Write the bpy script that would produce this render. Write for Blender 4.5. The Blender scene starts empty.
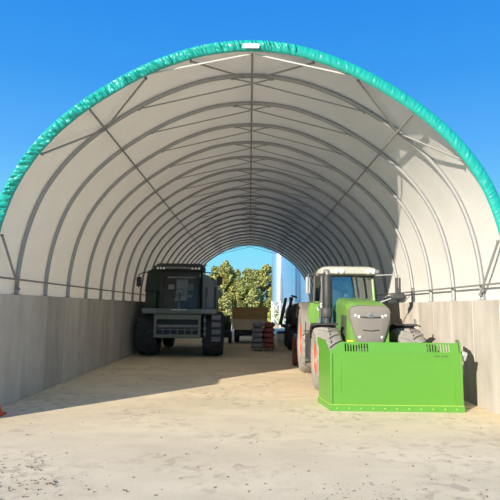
import bpy, bmesh, math, random
from mathutils import Vector, Matrix
PI = math.pi
random.seed(7)
S = bpy.context.scene
C = S.collection

# ------------------------------------------------------------------ camera
cd = bpy.data.cameras.new('camera')
cam = bpy.data.objects.new('camera', cd)
C.objects.link(cam)
cd.sensor_width = 36.0
cd.lens = 36.0
cd.clip_end = 2000
cam.matrix_world = (Matrix.Translation((0, 0, 2.1)) @ Matrix.Rotation(PI/2 + 0.115, 4, 'X')
                    @ Matrix.Rotation(0.012, 4, 'Z'))
S.camera = cam

# ------------------------------------------------------------------ world sky
w = bpy.data.worlds.new('sky')
S.world = w
w.use_nodes = True
nt = w.node_tree
nt.nodes.clear()
tc = nt.nodes.new('ShaderNodeTexCoord')
sx = nt.nodes.new('ShaderNodeSeparateXYZ')
rp = nt.nodes.new('ShaderNodeValToRGB')
bg = nt.nodes.new('ShaderNodeBackground')
wo = nt.nodes.new('ShaderNodeOutputWorld')
nt.links.new(tc.outputs['Generated'], sx.inputs[0])
nt.links.new(sx.outputs['Z'], rp.inputs[0])
nt.links.new(rp.outputs[0], bg.inputs[0])
nt.links.new(bg.outputs[0], wo.inputs[0])
el = rp.color_ramp.elements
el[0].position = 0.0
el[0].color = (0.42, 0.78, 1.0, 1)
el[1].position = 1.0
el[1].color = (0.02, 0.18, 0.65, 1)
for p_, c_ in ((0.11, (0.25, 0.79, 1.04, 1)), (0.29, (0.115, 0.465, 1.02, 1)), (0.42, (0.05, 0.35, 0.93, 1)),
               (0.58, (0.025, 0.27, 0.87, 1))):
    e = el.new(p_)
    e.color = c_
bg.inputs[1].default_value = 0.95

# ------------------------------------------------------------------ sun
sd = bpy.data.lights.new('sun', 'SUN')
sun = bpy.data.objects.new('sun', sd)
C.objects.link(sun)
sun.rotation_euler = Vector((1.83, 2.2, -1.0)).to_track_quat('-Z', 'Y').to_euler()
sd.energy = 7.8
sd.angle = math.radians(0.55)
sd.color = (1.0, 0.915, 0.79)

# ------------------------------------------------------------------ exposure
S.view_settings.view_transform = 'Standard'
S.view_settings.look = 'None'
S.view_settings.gamma = 1
S.view_settings.use_curve_mapping = False
S.view_settings.exposure = 0.0


# ================================================================== helpers
def mat(name, col, rough=0.6, metal=0.0, noise=0.12, nscale=6.0, bump=0.0, bscale=40.0, spec=0.5, island=0.0,
        coat=0.0, emit=None):
    m = bpy.data.materials.new(name)
    m.use_nodes = True
    n, l = m.node_tree.nodes, m.node_tree.links
    b = n['Principled BSDF']
    b.inputs['Roughness'].default_value = rough
    b.inputs['Metallic'].default_value = metal
    b.inputs['Specular IOR Level'].default_value = spec
    b.inputs['Coat Weight'].default_value = coat
    t = n.new('ShaderNodeTexCoord')
    nz = n.new('ShaderNodeTexNoise')
    nz.inputs['Scale'].default_value = nscale
    nz.inputs['Detail'].default_value = 5
    l.new(t.outputs['Object'], nz.inputs['Vector'])
    mr = n.new('ShaderNodeMapRange')
    mr.inputs[3].default_value = 1 - noise
    mr.inputs[4].default_value = 1 + noise
    l.new(nz.outputs[0], mr.inputs[0])
    hs = n.new('ShaderNodeHueSaturation')
    hs.inputs['Color'].default_value = (*col, 1)
    src = mr.outputs[0]
    if island:
        g = n.new('ShaderNodeNewGeometry')
        m2 = n.new('ShaderNodeMapRange')
        m2.inputs[3].default_value = 1 - island
        m2.inputs[4].default_value = 1 + island
        l.new(g.outputs['Random Per Island'], m2.inputs[0])
        mu = n.new('ShaderNodeMath')
        mu.operation = 'MULTIPLY'
        l.new(src, mu.inputs[0])
        l.new(m2.outputs[0], mu.inputs[1])
        src = mu.outputs[0]
    l.new(src, hs.inputs['Value'])
    l.new(hs.outputs[0], b.inputs['Base Color'])
    if bump:
        n2 = n.new('ShaderNodeTexNoise')
        n2.inputs['Scale'].default_value = bscale
        n2.inputs['Detail'].default_value = 6
        l.new(t.outputs['Object'], n2.inputs['Vector'])
        bp = n.new('ShaderNodeBump')
        bp.inputs['Strength'].default_value = bump
        bp.inputs['Distance'].default_value = 0.03
        l.new(n2.outputs[0], bp.inputs['Height'])
        l.new(bp.outputs[0], b.inputs['Normal'])
    if emit:
        b.inputs['Emission Color'].default_value = (*emit[0], 1)
        b.inputs['Emission Strength'].default_value = emit[1]
    return m


def glass(name, tint, gloss=0.25, rough=0.02):
    m = bpy.data.materials.new(name)
    m.use_nodes = True
    n, l = m.node_tree.nodes, m.node_tree.links
    n.clear()
    o = n.new('ShaderNodeOutputMaterial')
    tr = n.new('ShaderNodeBsdfTransparent')
    tr.inputs[0].default_value = (*tint, 1)
    gl = n.new('ShaderNodeBsdfGlossy')
    gl.inputs['Roughness'].default_value = rough
    lw = n.new('ShaderNodeLayerWeight')
    lw.inputs[0].default_value = 0.35
    ad = n.new('ShaderNodeMath')
    ad.operation = 'MULTIPLY_ADD'
    ad.inputs[1].default_value = 0.6
    ad.inputs[2].default_value = gloss
    ad.use_clamp = True
    l.new(lw.outputs['Fresnel'], ad.inputs[0])
    mx = n.new('ShaderNodeMixShader')
    l.new(ad.outputs[0], mx.inputs[0])
    l.new(tr.outputs[0], mx.inputs[1])
    l.new(gl.outputs[0], mx.inputs[2])
    l.new(mx.outputs[0], o.inputs[0])
    return m


class MB:
    """collects shapes into one mesh"""
    def __init__(s):
        s.bm = bmesh.new()

    def face(s, vs):
        try:
            return s.bm.faces.new(vs)
        except ValueError:
            return None

    def box(s, c, d, rot=None):
        c = Vector(c)
        vs = []
        for z in (-1, 1):
            for y in (-1, 1):
                for x in (-1, 1):
                    v = Vector((x*d[0]/2, y*d[1]/2, z*d[2]/2))
                    if rot:
                        v = rot @ v
                    vs.append(s.bm.verts.new(c + v))
        for f in ((0, 2, 3, 1), (4, 5, 7, 6), (0, 1, 5, 4), (2, 6, 7, 3), (0, 4, 6, 2), (1, 3, 7, 5)):
            s.face([vs[i] for i in f])
        return s

    def bx(s, x0, x1, y0, y1, z0, z1):
        return s.box(((x0+x1)/2, (y0+y1)/2, (z0+z1)/2), (abs(x1-x0), abs(y1-y0), abs(z1-z0)))

    def loft(s, rings, cap=True, closed=True):
        rv = [[s.bm.verts.new(p) for p in r] for r in rings]
        n = len(rv[0])
        for a, b in zip(rv, rv[1:]):
            for i in range(n if closed else n-1):
                j = (i+1) % n
                s.face([a[i], a[j], b[j], b[i]])
        if cap and closed:
            s.face(list(reversed(rv[0])))
            s.face(rv[-1])
        return s

    def prism(s, poly, axis, a, b):
        def P(p, t):
            return {'x': (t, p[0], p[1]), 'y': (p[0], t, p[1]), 'z': (p[0], p[1], t)}[axis]
        return s.loft([[P(p, a) for p in poly], [P(p, b) for p in poly]])

    def tube(s, pts, r, n=8, cap=True):
        pts = [Vector(p) for p in pts]
        rings = []
        up = None
        for i, p in enumerate(pts):
            d = (pts[min(i+1, len(pts)-1)] - pts[max(i-1, 0)]).normalized()
            if up is None:
                up = Vector((0, 0, 1)) if abs(d.z) < 0.9 else Vector((0, 1, 0))
            u = d.cross(up)
            if u.length < 1e-4:
                u = d.orthogonal()
            u.normalize()
            v = u.cross(d).normalized()
            up = v
            rr = r[i] if isinstance(r, (list, tuple)) else r
            rings.append([p + u*rr*math.cos(2*PI*k/n) + v*rr*math.sin(2*PI*k/n) for k in range(n)])
        return s.loft(rings, cap)

    def lathe(s, prof, c, axis='x', n=40, cap=False):
        """prof: (radius, offset along axis)"""
        c = Vector(c)
        rings = []
        for r, h in prof:
            ring = []
            for k in range(n):
                a = 2*PI*k/n
                p, q = r*math.cos(a), r*math.sin(a)
                ring.append(c + Vector({'x': (h, p, q), 'y': (p, h, q), 'z': (p, q, h)}[axis]))
            rings.append(ring)
        return s.loft(rings, cap)

    def ball(s, c, r, n=12):
        rx = r if isinstance(r, (list, tuple)) else (r, r, r)
        rings = []
        for i in range(1, n//2):
            t = PI*i/(n//2)
            rings.append([Vector(c) + Vector((rx[0]*math.sin(t)*math.cos(2*PI*k/n), rx[1]*math.sin(t)*math.sin(2*PI*k/n),
                                              rx[2]*math.cos(t))) for k in range(n)])
        return s.loft(rings, True)

    def build(s, name, m, parent=None, bevel=0.0, smooth=True, loc=None, kind=None, seg=2):
        bmesh.ops.recalc_face_normals(s.bm, faces=s.bm.faces[:])
        if smooth:
            for f in s.bm.faces:
                f.smooth = True
            for e in s.bm.edges:
                if len(e.link_faces) == 2:
                    e.smooth = e.calc_face_angle(0) < 0.7
        me = bpy.data.meshes.new(name)
        s.bm.to_mesh(me)
        s.bm.free()
        me.materials.append(m)
        o = bpy.data.objects.new(name, me)
        C.objects.link(o)
        if parent:
            o.parent = parent
        if loc:
            o.location = loc
        if bevel:
            bv = o.modifiers.new('bevel', 'BEVEL')
            bv.width = bevel
            bv.segments = seg
            bv.limit_method = 'ANGLE'
            bv.angle_limit = math.radians(40)
        if kind:
            o['kind'] = kind
        return o


def tag(o, label, cat, group=None, kind=None):
    o['label'] = label
    o['category'] = cat
    if group:
        o['group'] = group
    if kind:
        o['kind'] = kind
    return o


def thing(name, label, cat, loc=(0, 0, 0), rz=0.0, group=None):
    o = bpy.data.objects.new(name, None)
    o.empty_display_size = 0.2
    C.objects.link(o)
    o.location = loc
    o.rotation_euler = (0, 0, rz)
    return tag(o, label, cat, group)


def copy_tree(o, parent=None):
    c = o.copy()
    C.objects.link(c)
    if parent:
        c.parent = parent
    for ch in [q for q in bpy.data.objects if q.parent == o]:
        copy_tree(ch, c)
    return c


def rrect(hw, z0, z1, r, n=5, top_r=None):
    """rounded rectangle outline in x,z"""
    tr = top_r or r
    pts = []
    for cx, cz, a0, rr in ((hw-r, z0+r, -PI/2, r), (hw-tr, z1-tr, 0, tr), (-hw+tr, z1-tr, PI/2, tr), (-hw+r, z0+r, PI, r)):
        for k in range(n+1):
            a = a0 + PI/2*k/n
            pts.append((cx + rr*math.cos(a), cz + rr*math.sin(a)))
    return pts


# ================================================================== materials
M = {}


def concrete(name, a, b, isl, ns, bump):
    m = mat(name, a, 0.92, 0, 0.10, 2.0, bump, 30, 0.2, isl)
    n, l = m.node_tree.nodes, m.node_tree.links
    hs = [q for q in n if q.type == 'HUE_SAT'][0]
    t = [q for q in n if q.type == 'TEX_COORD'][0]
    mp = n.new('ShaderNodeMapping')
    mp.inputs['Scale'].default_value = ns
    nz = n.new('ShaderNodeTexNoise')
    nz.inputs['Scale'].default_value = 1.0
    nz.inputs['Detail'].default_value = 8
    nz.inputs['Roughness'].default_value = 0.65
    rr = n.new('ShaderNodeValToRGB')
    rr.color_ramp.elements[0].position = 0.32
    rr.color_ramp.elements[0].color = (*b, 1)
    rr.color_ramp.elements[1].position = 0.62
    rr.color_ramp.elements[1].color = (*a, 1)
    l.new(t.outputs['Object'], mp.inputs[0])
    l.new(mp.outputs[0], nz.inputs['Vector'])
    l.new(nz.outputs[0], rr.inputs[0])
    l.new(rr.outputs[0], hs.inputs['Color'])
    return m


M['wall'] = concrete('cast_concrete', (0.56, 0.505, 0.44), (0.40, 0.355, 0.30), 0.11, (1.2, 1.4, 0.30), 0.25)
M['floor'] = concrete('dusty_concrete', (0.83, 0.68, 0.45), (0.69, 0.56, 0.36), 0, (0.30, 0.75, 1), 0.10)
def stains(m, col):
    n, l = m.node_tree.nodes, m.node_tree.links
    hs = [q for q in n if q.type == 'HUE_SAT'][0]
    t = [q for q in n if q.type == 'TEX_COORD'][0]
    src = hs.inputs['Color'].links[0].from_socket
    def nz(sc, det, lo, hi, dist=0.0):
        a = n.new('ShaderNodeTexNoise')
        a.inputs['Scale'].default_value = sc
        a.inputs['Detail'].default_value = det
        a.inputs['Distortion'].default_value = dist
        l.new(t.outputs['Object'], a.inputs['Vector'])
        b = n.new('ShaderNodeMapRange')
        b.inputs[1].default_value = lo
        b.inputs[2].default_value = hi
        l.new(a.outputs[0], b.inputs[0])
        return b.outputs[0]
    mu = n.new('ShaderNodeMath')
    mu.operation = 'MULTIPLY'
    l.new(nz(5.0, 9, 0.50, 0.66, 0.6), mu.inputs[0])
    l.new(nz(0.55, 3, 0.45, 0.62), mu.inputs[1])
    m2 = n.new('ShaderNodeMath')
    m2.operation = 'MULTIPLY'
    m2.inputs[1].default_value = 0.55
    l.new(mu.outputs[0], m2.inputs[0])
    mx = n.new('ShaderNodeMixRGB')
    mx.inputs[2].default_value = (*col, 1)
    l.new(m2.outputs[0], mx.inputs[0])
    l.new(src, mx.inputs[1])
    l.new(mx.outputs[0], hs.inputs['Color'])


stains(M['floor'], (0.36, 0.27, 0.18))
M['clod'] = mat('dry_mud', (0.24, 0.18, 0.125), 0.95, 0, 0.2, 20, 0.4, 60)
M['steel'] = mat('galvanised_steel', (0.34, 0.34, 0.335), 0.55, 0.35, 0.12, 14)
M['rod'] = mat('steel_rod', (0.30, 0.295, 0.28), 0.55, 0.3, 0.1, 14)
M['sunlit_white_rod'] = mat('sunlit_white_rod', (0.6, 0.59, 0.55), 0.5)  # rod steel whitened, sunlight on the front rods put into the colour
M['plate_white'] = mat('white_plate', (0.8, 0.8, 0.78), 0.5)
M['teal'] = mat('teal_fabric', (0.012, 0.33, 0.27), 0.32, 0, 0.22, 9, 0.0)
M['green'] = mat('bright_green_paint', (0.096, 0.285, 0.028), 0.42, 0, 0.05, 3, 0, coat=0.2)
M['tractor_green'] = mat('leaf_green_paint', (0.15, 0.32, 0.055), 0.38, 0, 0.06, 3, coat=0.3)
M['grille'] = mat('grey_grille_mesh', (0.225, 0.205, 0.175), 0.55, 0.1, 0.18, 60, 0.5, 120)
M['dark'] = mat('dark_grey_plastic', (0.055, 0.055, 0.055), 0.6, 0, 0.15, 8)
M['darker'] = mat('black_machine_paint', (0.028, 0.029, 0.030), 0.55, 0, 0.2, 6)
M['tyre'] = mat('dusty_tyre_rubber', (0.27, 0.25, 0.22), 0.9, 0, 0.25, 10, 0.2, 60)
M['tyre_dark'] = mat('black_tyre_rubber', (0.045, 0.043, 0.045), 0.85, 0, 0.25, 10, 0.2, 60)
M['red'] = mat('orange_red_rim', (0.56, 0.085, 0.04), 0.45, 0, 0.08, 6)
M['deep_red'] = mat('deep_red_paint', (0.24, 0.03, 0.028), 0.5, 0, 0.2, 8)
M['roof'] = mat('cab_roof_white', (0.47, 0.47, 0.40), 0.5, 0, 0.08, 8)
M['chrome'] = mat('bright_chrome', (0.75, 0.75, 0.75), 0.22, 1.0, 0.05)
M['lamp'] = mat('lamp_lens', (0.80, 0.80, 0.78), 0.15, 0, 0.05, coat=0.5)
M['yellow'] = mat('yellow_paint', (0.70, 0.52, 0.03), 0.5)
M['lime'] = mat('yellow_green_line', (0.36, 0.50, 0.07), 0.5)
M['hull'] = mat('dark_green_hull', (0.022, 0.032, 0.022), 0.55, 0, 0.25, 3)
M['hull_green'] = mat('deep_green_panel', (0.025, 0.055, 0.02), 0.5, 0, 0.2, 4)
M['beam'] = mat('grey_green_beam', (0.15, 0.17, 0.145), 0.55, 0, 0.15, 8)
M['grey'] = mat('mid_grey_metal', (0.22, 0.22, 0.225), 0.5, 0.2, 0.15, 8)
M['pale'] = mat('pale_grey_metal', (0.46, 0.45, 0.43), 0.45, 0.3, 0.1, 8)
M['seat'] = mat('grey_seat_cloth', (0.62, 0.61, 0.60), 0.8)
M['glass'] = glass('tinted_glass', (0.70, 0.80, 0.77), 0.20)
M['glass_dark'] = glass('smoked_glass', (0.80, 0.81, 0.82), 0.005, 0.2)
M['tan'] = mat('shaded_tan_sheet_metal', (0.74, 0.46, 0.19), 0.6, 0, 0.12, 3)  # upper trailer body; shade under its overhang put into the browner colour
M['tan_lit'] = mat('lit_tan_sheet_metal', (0.88, 0.68, 0.45), 0.6, 0, 0.12, 3)  # same trailer metal, paler with the light on the lower panel put in
M['wood'] = mat('weathered_wood', (0.34, 0.26, 0.18), 0.85, 0, 0.2, 10)
M['sack_grey'] = mat('grey_sack', (0.27, 0.245, 0.255), 0.7, 0, 0.25, 8, 0.3, 20)
M['sack_red'] = mat('red_brown_sack', (0.32, 0.085, 0.06), 0.7, 0, 0.3, 8, 0.3, 20)
M['blue'] = mat('blue_plastic', (0.05, 0.09, 0.30), 0.5)
M['blue_grey'] = mat('blue_grey_panel', (0.30, 0.42, 0.52), 0.45)
M['silo'] = mat('silo_sheet_steel', (0.68, 0.80, 0.94), 0.24, 0.95, 0.06, 1.5)  # blue of the reflected sky tinted into the steel's base colour
M['silo_white'] = mat('white_painted_steel', (0.75, 0.76, 0.76), 0.5)
M['cone'] = mat('orange_red_plastic', (0.75, 0.08, 0.02), 0.5)
M['bark'] = mat('bark', (0.12, 0.09, 0.06), 0.9, 0, 0.3, 8)
M['red_lamp'] = mat('red_lamp_lens', (0.75, 0.03, 0.02), 0.2, emit=((1, 0.05, 0.03), 0.6))


def leaf_mat(name, a, b):
    m = mat(name, a, 0.75, 0, 0.15, 0.6, 0, 40, 0.2, 0.28)
    n, l = m.node_tree.nodes, m.node_tree.links
    hs = [q for q in n if q.type == 'HUE_SAT'][0]
    g = [q for q in n if q.type == 'NEW_GEOMETRY'][0]
    rr = n.new('ShaderNodeValToRGB')
    rr.color_ramp.elements[0].color = (*a, 1)
    rr.color_ramp.elements[1].color = (*b, 1)
    l.new(g.outputs['Random Per Island'], rr.inputs[0])
    l.new(rr.outputs[0], hs.inputs['Color'])
    return m


M['leaf_yellow'] = leaf_mat('yellow_leaves', (0.50, 0.44, 0.13), (0.38, 0.38, 0.12))
M['leaf_mid'] = leaf_mat('golden_green_leaves', (0.46, 0.41, 0.12), (0.30, 0.33, 0.10))
M['leaf_green'] = leaf_mat('green_leaves', (0.27, 0.31, 0.10), (0.38, 0.37, 0.12))
M['leaf_lime'] = leaf_mat('lime_leaves', (0.45, 0.50, 0.14), (0.36, 0.42, 0.12))

# white cover: lets a little sunlight through
m = bpy.data.materials.new('white_cover_fabric')
m.use_nodes = True
n, l = m.node_tree.nodes, m.node_tree.links
n.clear()
o_ = n.new('ShaderNodeOutputMaterial')
df = n.new('ShaderNodeBsdfDiffuse')
tl = n.new('ShaderNodeBsdfTranslucent')
t_ = n.new('ShaderNodeTexCoord')
nz = n.new('ShaderNodeTexNoise')
nz.inputs['Scale'].default_value = 0.8
nz.inputs['Detail'].default_value = 6
rr = n.new('ShaderNodeValToRGB')
rr.color_ramp.elements[0].position = 0.3
rr.color_ramp.elements[0].color = (0.66, 0.635, 0.58, 1)
rr.color_ramp.elements[1].position = 0.7
rr.color_ramp.elements[1].color = (0.73, 0.71, 0.655, 1)
l.new(t_.outputs['Object'], nz.inputs['Vector'])
l.new(nz.outputs[0], rr.inputs[0])
l.new(rr.outputs[0], df.inputs[0])
tl.inputs[0].default_value = (0.86, 0.74, 0.57, 1)
mx = n.new('ShaderNodeMixShader')
mx.inputs[0].default_value = 0.125
l.new(df.outputs[0], mx.inputs[1])
l.new(tl.outputs[0], mx.inputs[2])
l.new(mx.outputs[0], o_.inputs[0])
M['cover'] = m

# ================================================================== the setting
Y0, D1, SP, NH = 9.95, 11.2, 1.589, 21
YE = D1 + SP*(NH-1)
HALF = [(5.20, 2.33), (5.185, 2.9), (5.07, 3.65), (4.84, 4.40), (4.52, 5.01), (4.05, 5.61), (3.43, 6.17), (2.65, 6.70),
        (1.90, 7.09), (0.99, 7.40), (0.0, 7.51)]


def catmull(P, per=6):
    out = []
    for i in range(len(P)-1):
        p0, p1, p2, p3 = P[max(i-1, 0)], P[i], P[i+1], P[min(i+2, len(P)-1)]
        for k in range(per):
            t = k/per
            out.append(tuple(0.5*(2*b + (c-a)*t + (2*a-5*b+4*c-d)*t*t + (3*b-a-3*c+d)*t**3)
                             for a, b, c, d in zip(p0, p1, p2, p3)))
    out.append(P[-1])
    return out


full = [(-x, z) for x, z in HALF] + [(x, z) for x, z in reversed(HALF[:-1])]
PROF = catmull(full, 5)                  # left foot over the ridge to right foot


def off(d, prof=PROF):
    """profile offset outward by d"""
    out = []
    for i, p in enumerate(prof):
        a, b = prof[max(i-1, 0)], prof[min(i+1, len(prof)-1)]
        tx, tz = b[0]-a[0], b[1]-a[1]
        L = math.hypot(tx, tz)
        out.append((p[0] - tz/L*d, p[1] + tx/L*d))
    return out


def on_prof(x, d=0.0):
    """height of the profile (offset d) above x"""
    P = off(d)
    for a, b in zip(P, P[1:]):
        if a[0] <= x <= b[0] and b[0] > a[0] and a[1] > 4.5:
            return a[1] + (b[1]-a[1])*(x-a[0])/(b[0]-a[0])
    return 7.4


# floor: a wide sheet, finer and slightly uneven near the camera
mb = MB()
xs = [-600, -150, -60, -30, -14] + [-9 + 0.5*i for i in range(37)] + [14, 30, 60, 150, 600]
ys = [-200, -40, -12, -4] + [0.5*i for i in range(0, 92)] + [50, 60, 80, 120, 250, 900]
rng = random.Random(3)
gv = [[mb.bm.verts.new((x, y, -0.012*rng.random() if (-9 < x < 9 and 0 < y < 9) else 0)) for x in xs] for y in ys]
for j in range(len(ys)-1):
    for i in range(len(xs)-1):
        mb.face([gv[j][i], gv[j][i+1], gv[j+1][i+1], gv[j+1][i]])
fl = mb.build('floor', M['floor'], kind='structure')
fl['label'] = 'dusty pale concrete floor and yard in front of the shelter'

# concrete side walls of cast panels with open joints
for sgn, nm in ((-1, 'wall_left'), (1, 'wall_right')):
    mb = MB()
    y = 9.0
    k = 0
    while y < YE + 0.3:
        y1 = min(y + 1.235, YE + 0.35)
        xi = 5.09
        mb.bx(sgn*xi, sgn*(xi+0.22), y + 0.006, y1 - 0.006, 0, 2.33 - 0.006*(k % 3 == 1))
        y = y1
        k += 1
    mb.bx(sgn*5.12, sgn*5.36, 9.0, YE + 0.35, 0, 2.31)
    wl = mb.build(nm, M['wall'], bevel=0.008, kind='structure')
    wl['label'] = 'cast concrete panel wall on the %s of the shelter' % ('left' if sgn < 0 else 'right')

# cover fabric: a thin skin on the outside of the hoops
mb = MB()
yy = []
for i in range(NH):
    yy += [D1 + SP*i - SP*0.5*(i > 0), D1 + SP*i]
yy = [Y0 + 0.03] + yy[1:] + [YE + 0.06]
yy = sorted(set(round(v, 4) for v in yy))
Pin, Pout = off(0.062), off(0.072)
Pin = [(Pin[0][0], 2.335)] + Pin + [(Pin[-1][0], 2.335)]
for Pp in (Pin,):
    rows = []
    for y in yy:
        rows.append([mb.bm.verts.new((x, y, z)) for x, z in Pp])
    for a, b in zip(rows, rows[1:]):
        for i in range(len(a)-1):
            mb.face([a[i], a[i+1], b[i+1], b[i]])
cv = mb.build('ceiling', M['cover'], kind='structure')
cv['label'] = 'white fabric cover of the arched shelter'

# ================================================================== steelwork
ORD = ['first', 'second', 'third', 'fourth', 'fifth', 'sixth', 'seventh', 'eighth', 'ninth', 'tenth', 'eleventh', 'twelfth',
       'thirteenth', 'fourteenth', 'fifteenth', 'sixteenth', 'seventeenth', 'eighteenth', 'nineteenth', 'twentieth']


def make_hoop():
    r = thing('steel_hoop', '', 'hoop', group='galvanised steel hoops under the white cover')
    MB().tube([(x, 0, z) for x, z in PROF], 0.052, 8).build('arch_tube', M['steel'], r)
    for s in (-1, 1):
        # thin rod from one haunch, under the ridge, to just past it
        p = [(s*-2.64, 0.0, on_prof(2.64) - 0.04), (0, 0.03*s, 7.33), (s*0.46, 0.0, on_prof(0.46) - 0.045)]
        q = MB().tube(p, 0.017, 6)
        q.box(p[0], (0.09, 0.05, 0.06)).box(p[2], (0.08, 0.05, 0.06))
        q.build('tie_rod', M['rod'], r)
    for s in (-1, 1):
        q = MB().bx(s*5.13, s*5.29, -0.11, 0.11, 2.332, 2.345)
        q.bx(s*5.185, s*5.215, -0.07, 0.07, 2.34, 2.50)
        q.build('foot_bracket', M['steel'], r, bevel=0.004)
    return r


hoop = make_hoop()
for i in range(NH):
    h = hoop if i == 0 else copy_tree(hoop)
    h.location = (0, D1 + SP*i, 0)
    if i == NH-1:
        h['label'] = 'rearmost grey steel hoop framing the open far end of the shelter'
    else:
        h['label'] = 'grey steel hoop, %s one behind the teal-edged front arch' % ORD[i]

# front hoop, wrapped by the sleeve, with tie rods coloured white as sunlit
fh = thing('front_hoop', 'front steel hoop wrapped in the teal sleeve, with two tie rods coloured white as sunlit', 'hoop', (0, Y0 + 0.07, 0))
MB().tube([(x, 0, z) for x, z in off(0.03)], 0.05, 8).build('arch_tube', M['steel'], fh)
for s in (-1, 1):
    MB().tube([(s*2.24, 0, on_prof(2.24, 0.0) + 0.01), (s*0.05, 0.0, 7.42)], 0.018, 6).build('tie_rod', M['sunlit_white_rod'], fh)

# teal sleeve: gathered fabric round the front edge
sl = thing('edge_sleeve', 'bright teal gathered fabric sleeve along the front arch edge', 'edge cover', (0, Y0, 0))
dense = []
for a, b in zip(PROF, PROF[1:]):
    for k in range(14):
        dense.append((a[0] + (b[0]-a[0])*k/14, a[1] + (b[1]-a[1])*k/14))
dense.append(PROF[-1])
rg = random.Random(11)
ph = [rg.random()*6.28 for _ in range(8)]
sec = []                                  # cross-section: (radial offset, y)
for k in range(21):
    t = k/20
    sec.append((t*0.25 - 0.065, -0.075*math.sin(PI*t)**0.45))
sec += [(0.13, 0.10), (0.10, 0.17)]
VN = [rg.uniform(-1, 1) for _ in range(4096)]


def vnoise(x):
    i = math.floor(x)
    f = x - i
    f = f*f*(3 - 2*f)
    return VN[i % 4096]*(1-f) + VN[(i+1) % 4096]*f


rings = []
arc = 0.0
N = len(dense)
for i in range(N):
    a, b = dense[max(i-1, 0)], dense[min(i+1, N-1)]
    p = dense[i]
    tx, tz = b[0]-a[0], b[1]-a[1]
    L = math.hypot(tx, tz)
    if i:
        arc += math.hypot(p[0]-dense[i-1][0], p[1]-dense[i-1][1])
    nx, nz_ = -tz/L, tx/L
    amp = 0.036 if p[0] < 0.9 else 0.006
    ring = []
    for k, (rad, yo) in enumerate(sec):
        t = min(k/20, 1)
        sh = 0.10*vnoise(arc*1.7 + 50) + 0.07
        g = arc + sh*t
        wv = (vnoise(g*26) + 0.8*vnoise(g*47 + 3*t + 300) + 0.5*vnoise(g*11 + 4*t + 900))*amp*math.sin(PI*min(max(t, 0.04), 0.96))
        ring.append((p[0] + nx*(rad + 0.10*wv), yo - wv, p[1] + nz_*(rad + 0.10*wv)))
    rings.append(ring)
q = MB()
q.loft(rings, cap=False, closed=False)
q.build('gathered_band', M['teal'], sl)
MB().bx(-0.20, 0.14, -0.125, -0.105, 7.455, 7.555).build('white_plate', M['plate_white'], sl, bevel=0.004)
sl.children[-1]['label'] = 'small white plate at the crown'

# lengthwise purlins
def purlin(x, z, r, label):
    o = MB().tube([(0, Y0 + 0.05 - 26, 0), (0, YE - 26, 0)], r, 8).build('purlin', M['rod'], loc=(x, 26, z))
    tag(o, label, 'purlin')


purlin(0.0, 7.41, 0.026, 'dark steel purlin running lengthwise along the ridge of the roof')
purlin(-3.36, on_prof(-3.36) - 0.075, 0.024, 'thin steel purlin running lengthwise along the left haunch of the roof')
purlin(3.36, on_prof(3.36) - 0.075, 0.024, 'thin steel purlin running lengthwise along the right haunch of the roof')
purlin(-5.115, 2.66, 0.022, 'thin steel rail running lengthwise just above the left concrete wall')
purlin(5.115, 2.66, 0.022, 'thin steel rail running lengthwise just above the right concrete wall')


def brace(a, b, label, r=0.022):
    a, b = Vector(a), Vector(b)
    mid = (a+b)/2
    q = MB().tube([a-mid, b-mid], r, 8)
    for e in (a-mid, b-mid):
        q.box(e, (0.05, 0.05, 0.05))
    o = q.build('brace_rod', M['rod'], loc=mid)
    tag(o, label, 'brace', 'diagonal braces of the front bay')


for s, nm in ((-1, 'left'), (1, 'right')):
    def pp(x, y, d=-0.04):
        return (s*x, y, on_prof(s*x, d))
    brace(pp(3.36, D1 - 0.06), pp(2.24, Y0 + 0.12), 'upper brace from the %s haunch of the first hoop to the teal edge' % nm)
    brace(pp(3.42, D1 - 0.06), pp(4.33, Y0 + 0.12), 'lower brace from the %s haunch of the first hoop to the teal edge' % nm)
    brace((s*0.2, D1 - 0.06, 7.45), pp(1.3, Y0 + 0.12), 'short brace from the ridge towards the %s part of the teal edge' % nm)
    brace((s*5.12, D1 - 0.07, 2.45), (s*5.04, Y0 + 0.12, 3.50), 'diagonal brace rising forward from the %s wall top' % nm, 0.026)


# ================================================================== tyres
def tyre(mb, c, R, wd, rim, lugs, lh, lw, sweep=0.30, n=56):
    cx, cy, cz = c
    hw = wd/2
    Rc = R - lh
    prof = [(rim, -hw*0.80), (rim + 0.04, -hw*0.92), (rim + (Rc-rim)*0.5, -hw*1.0), (Rc - 0.07, -hw*0.97), (Rc - 0.028, -hw*0.82),
            (Rc - 0.008, -hw*0.4), (Rc, 0)]
    prof = prof + [(r, -x) for r, x in reversed(prof[:-1])]
    mb.lathe(prof, c, 'x', n)

    def rs(x):
        ax = abs(x)/hw
        return Rc - 0.008*min(ax/0.4, 1) - 0.02*max(0, (ax-0.4)/0.42)*(ax < 0.82) - (0.02 + (ax-0.82)*0.30 if ax >= 0.82 else 0)
    for s in (-1, 1):
        for k in range(lugs):
            a0 = 2*PI*(k + (0.5 if s > 0 else 0))/lugs
            rings = []
            for t in (0, 0.2, 0.45, 0.7, 0.9, 1.0, 1.03):
                x = s*hw*(-0.03 + t*1.0)
                r = rs(x)
                th = a0 + sweep*(t**0.8)
                hwid = lw/2/R*(1 + 0.25*t)
                lhh = lh if t < 1.02 else lh*0.2
                if t >= 1.0:
                    r -= 0.05*(t - 0.99)*20
                ring = []
                for dth, dr in ((-hwid*1.3, -0.015), (-hwid*0.8, lhh), (hwid*0.8, lhh), (hwid*1.3, -0.015)):
                    rr_ = r + dr
                    ring.append((cx + x, cy - rr_*math.cos(th + dth), cz + rr_*math.sin(th + dth)))
                rings.append(ring)
            mb.loft(rings)
    return mb


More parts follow.
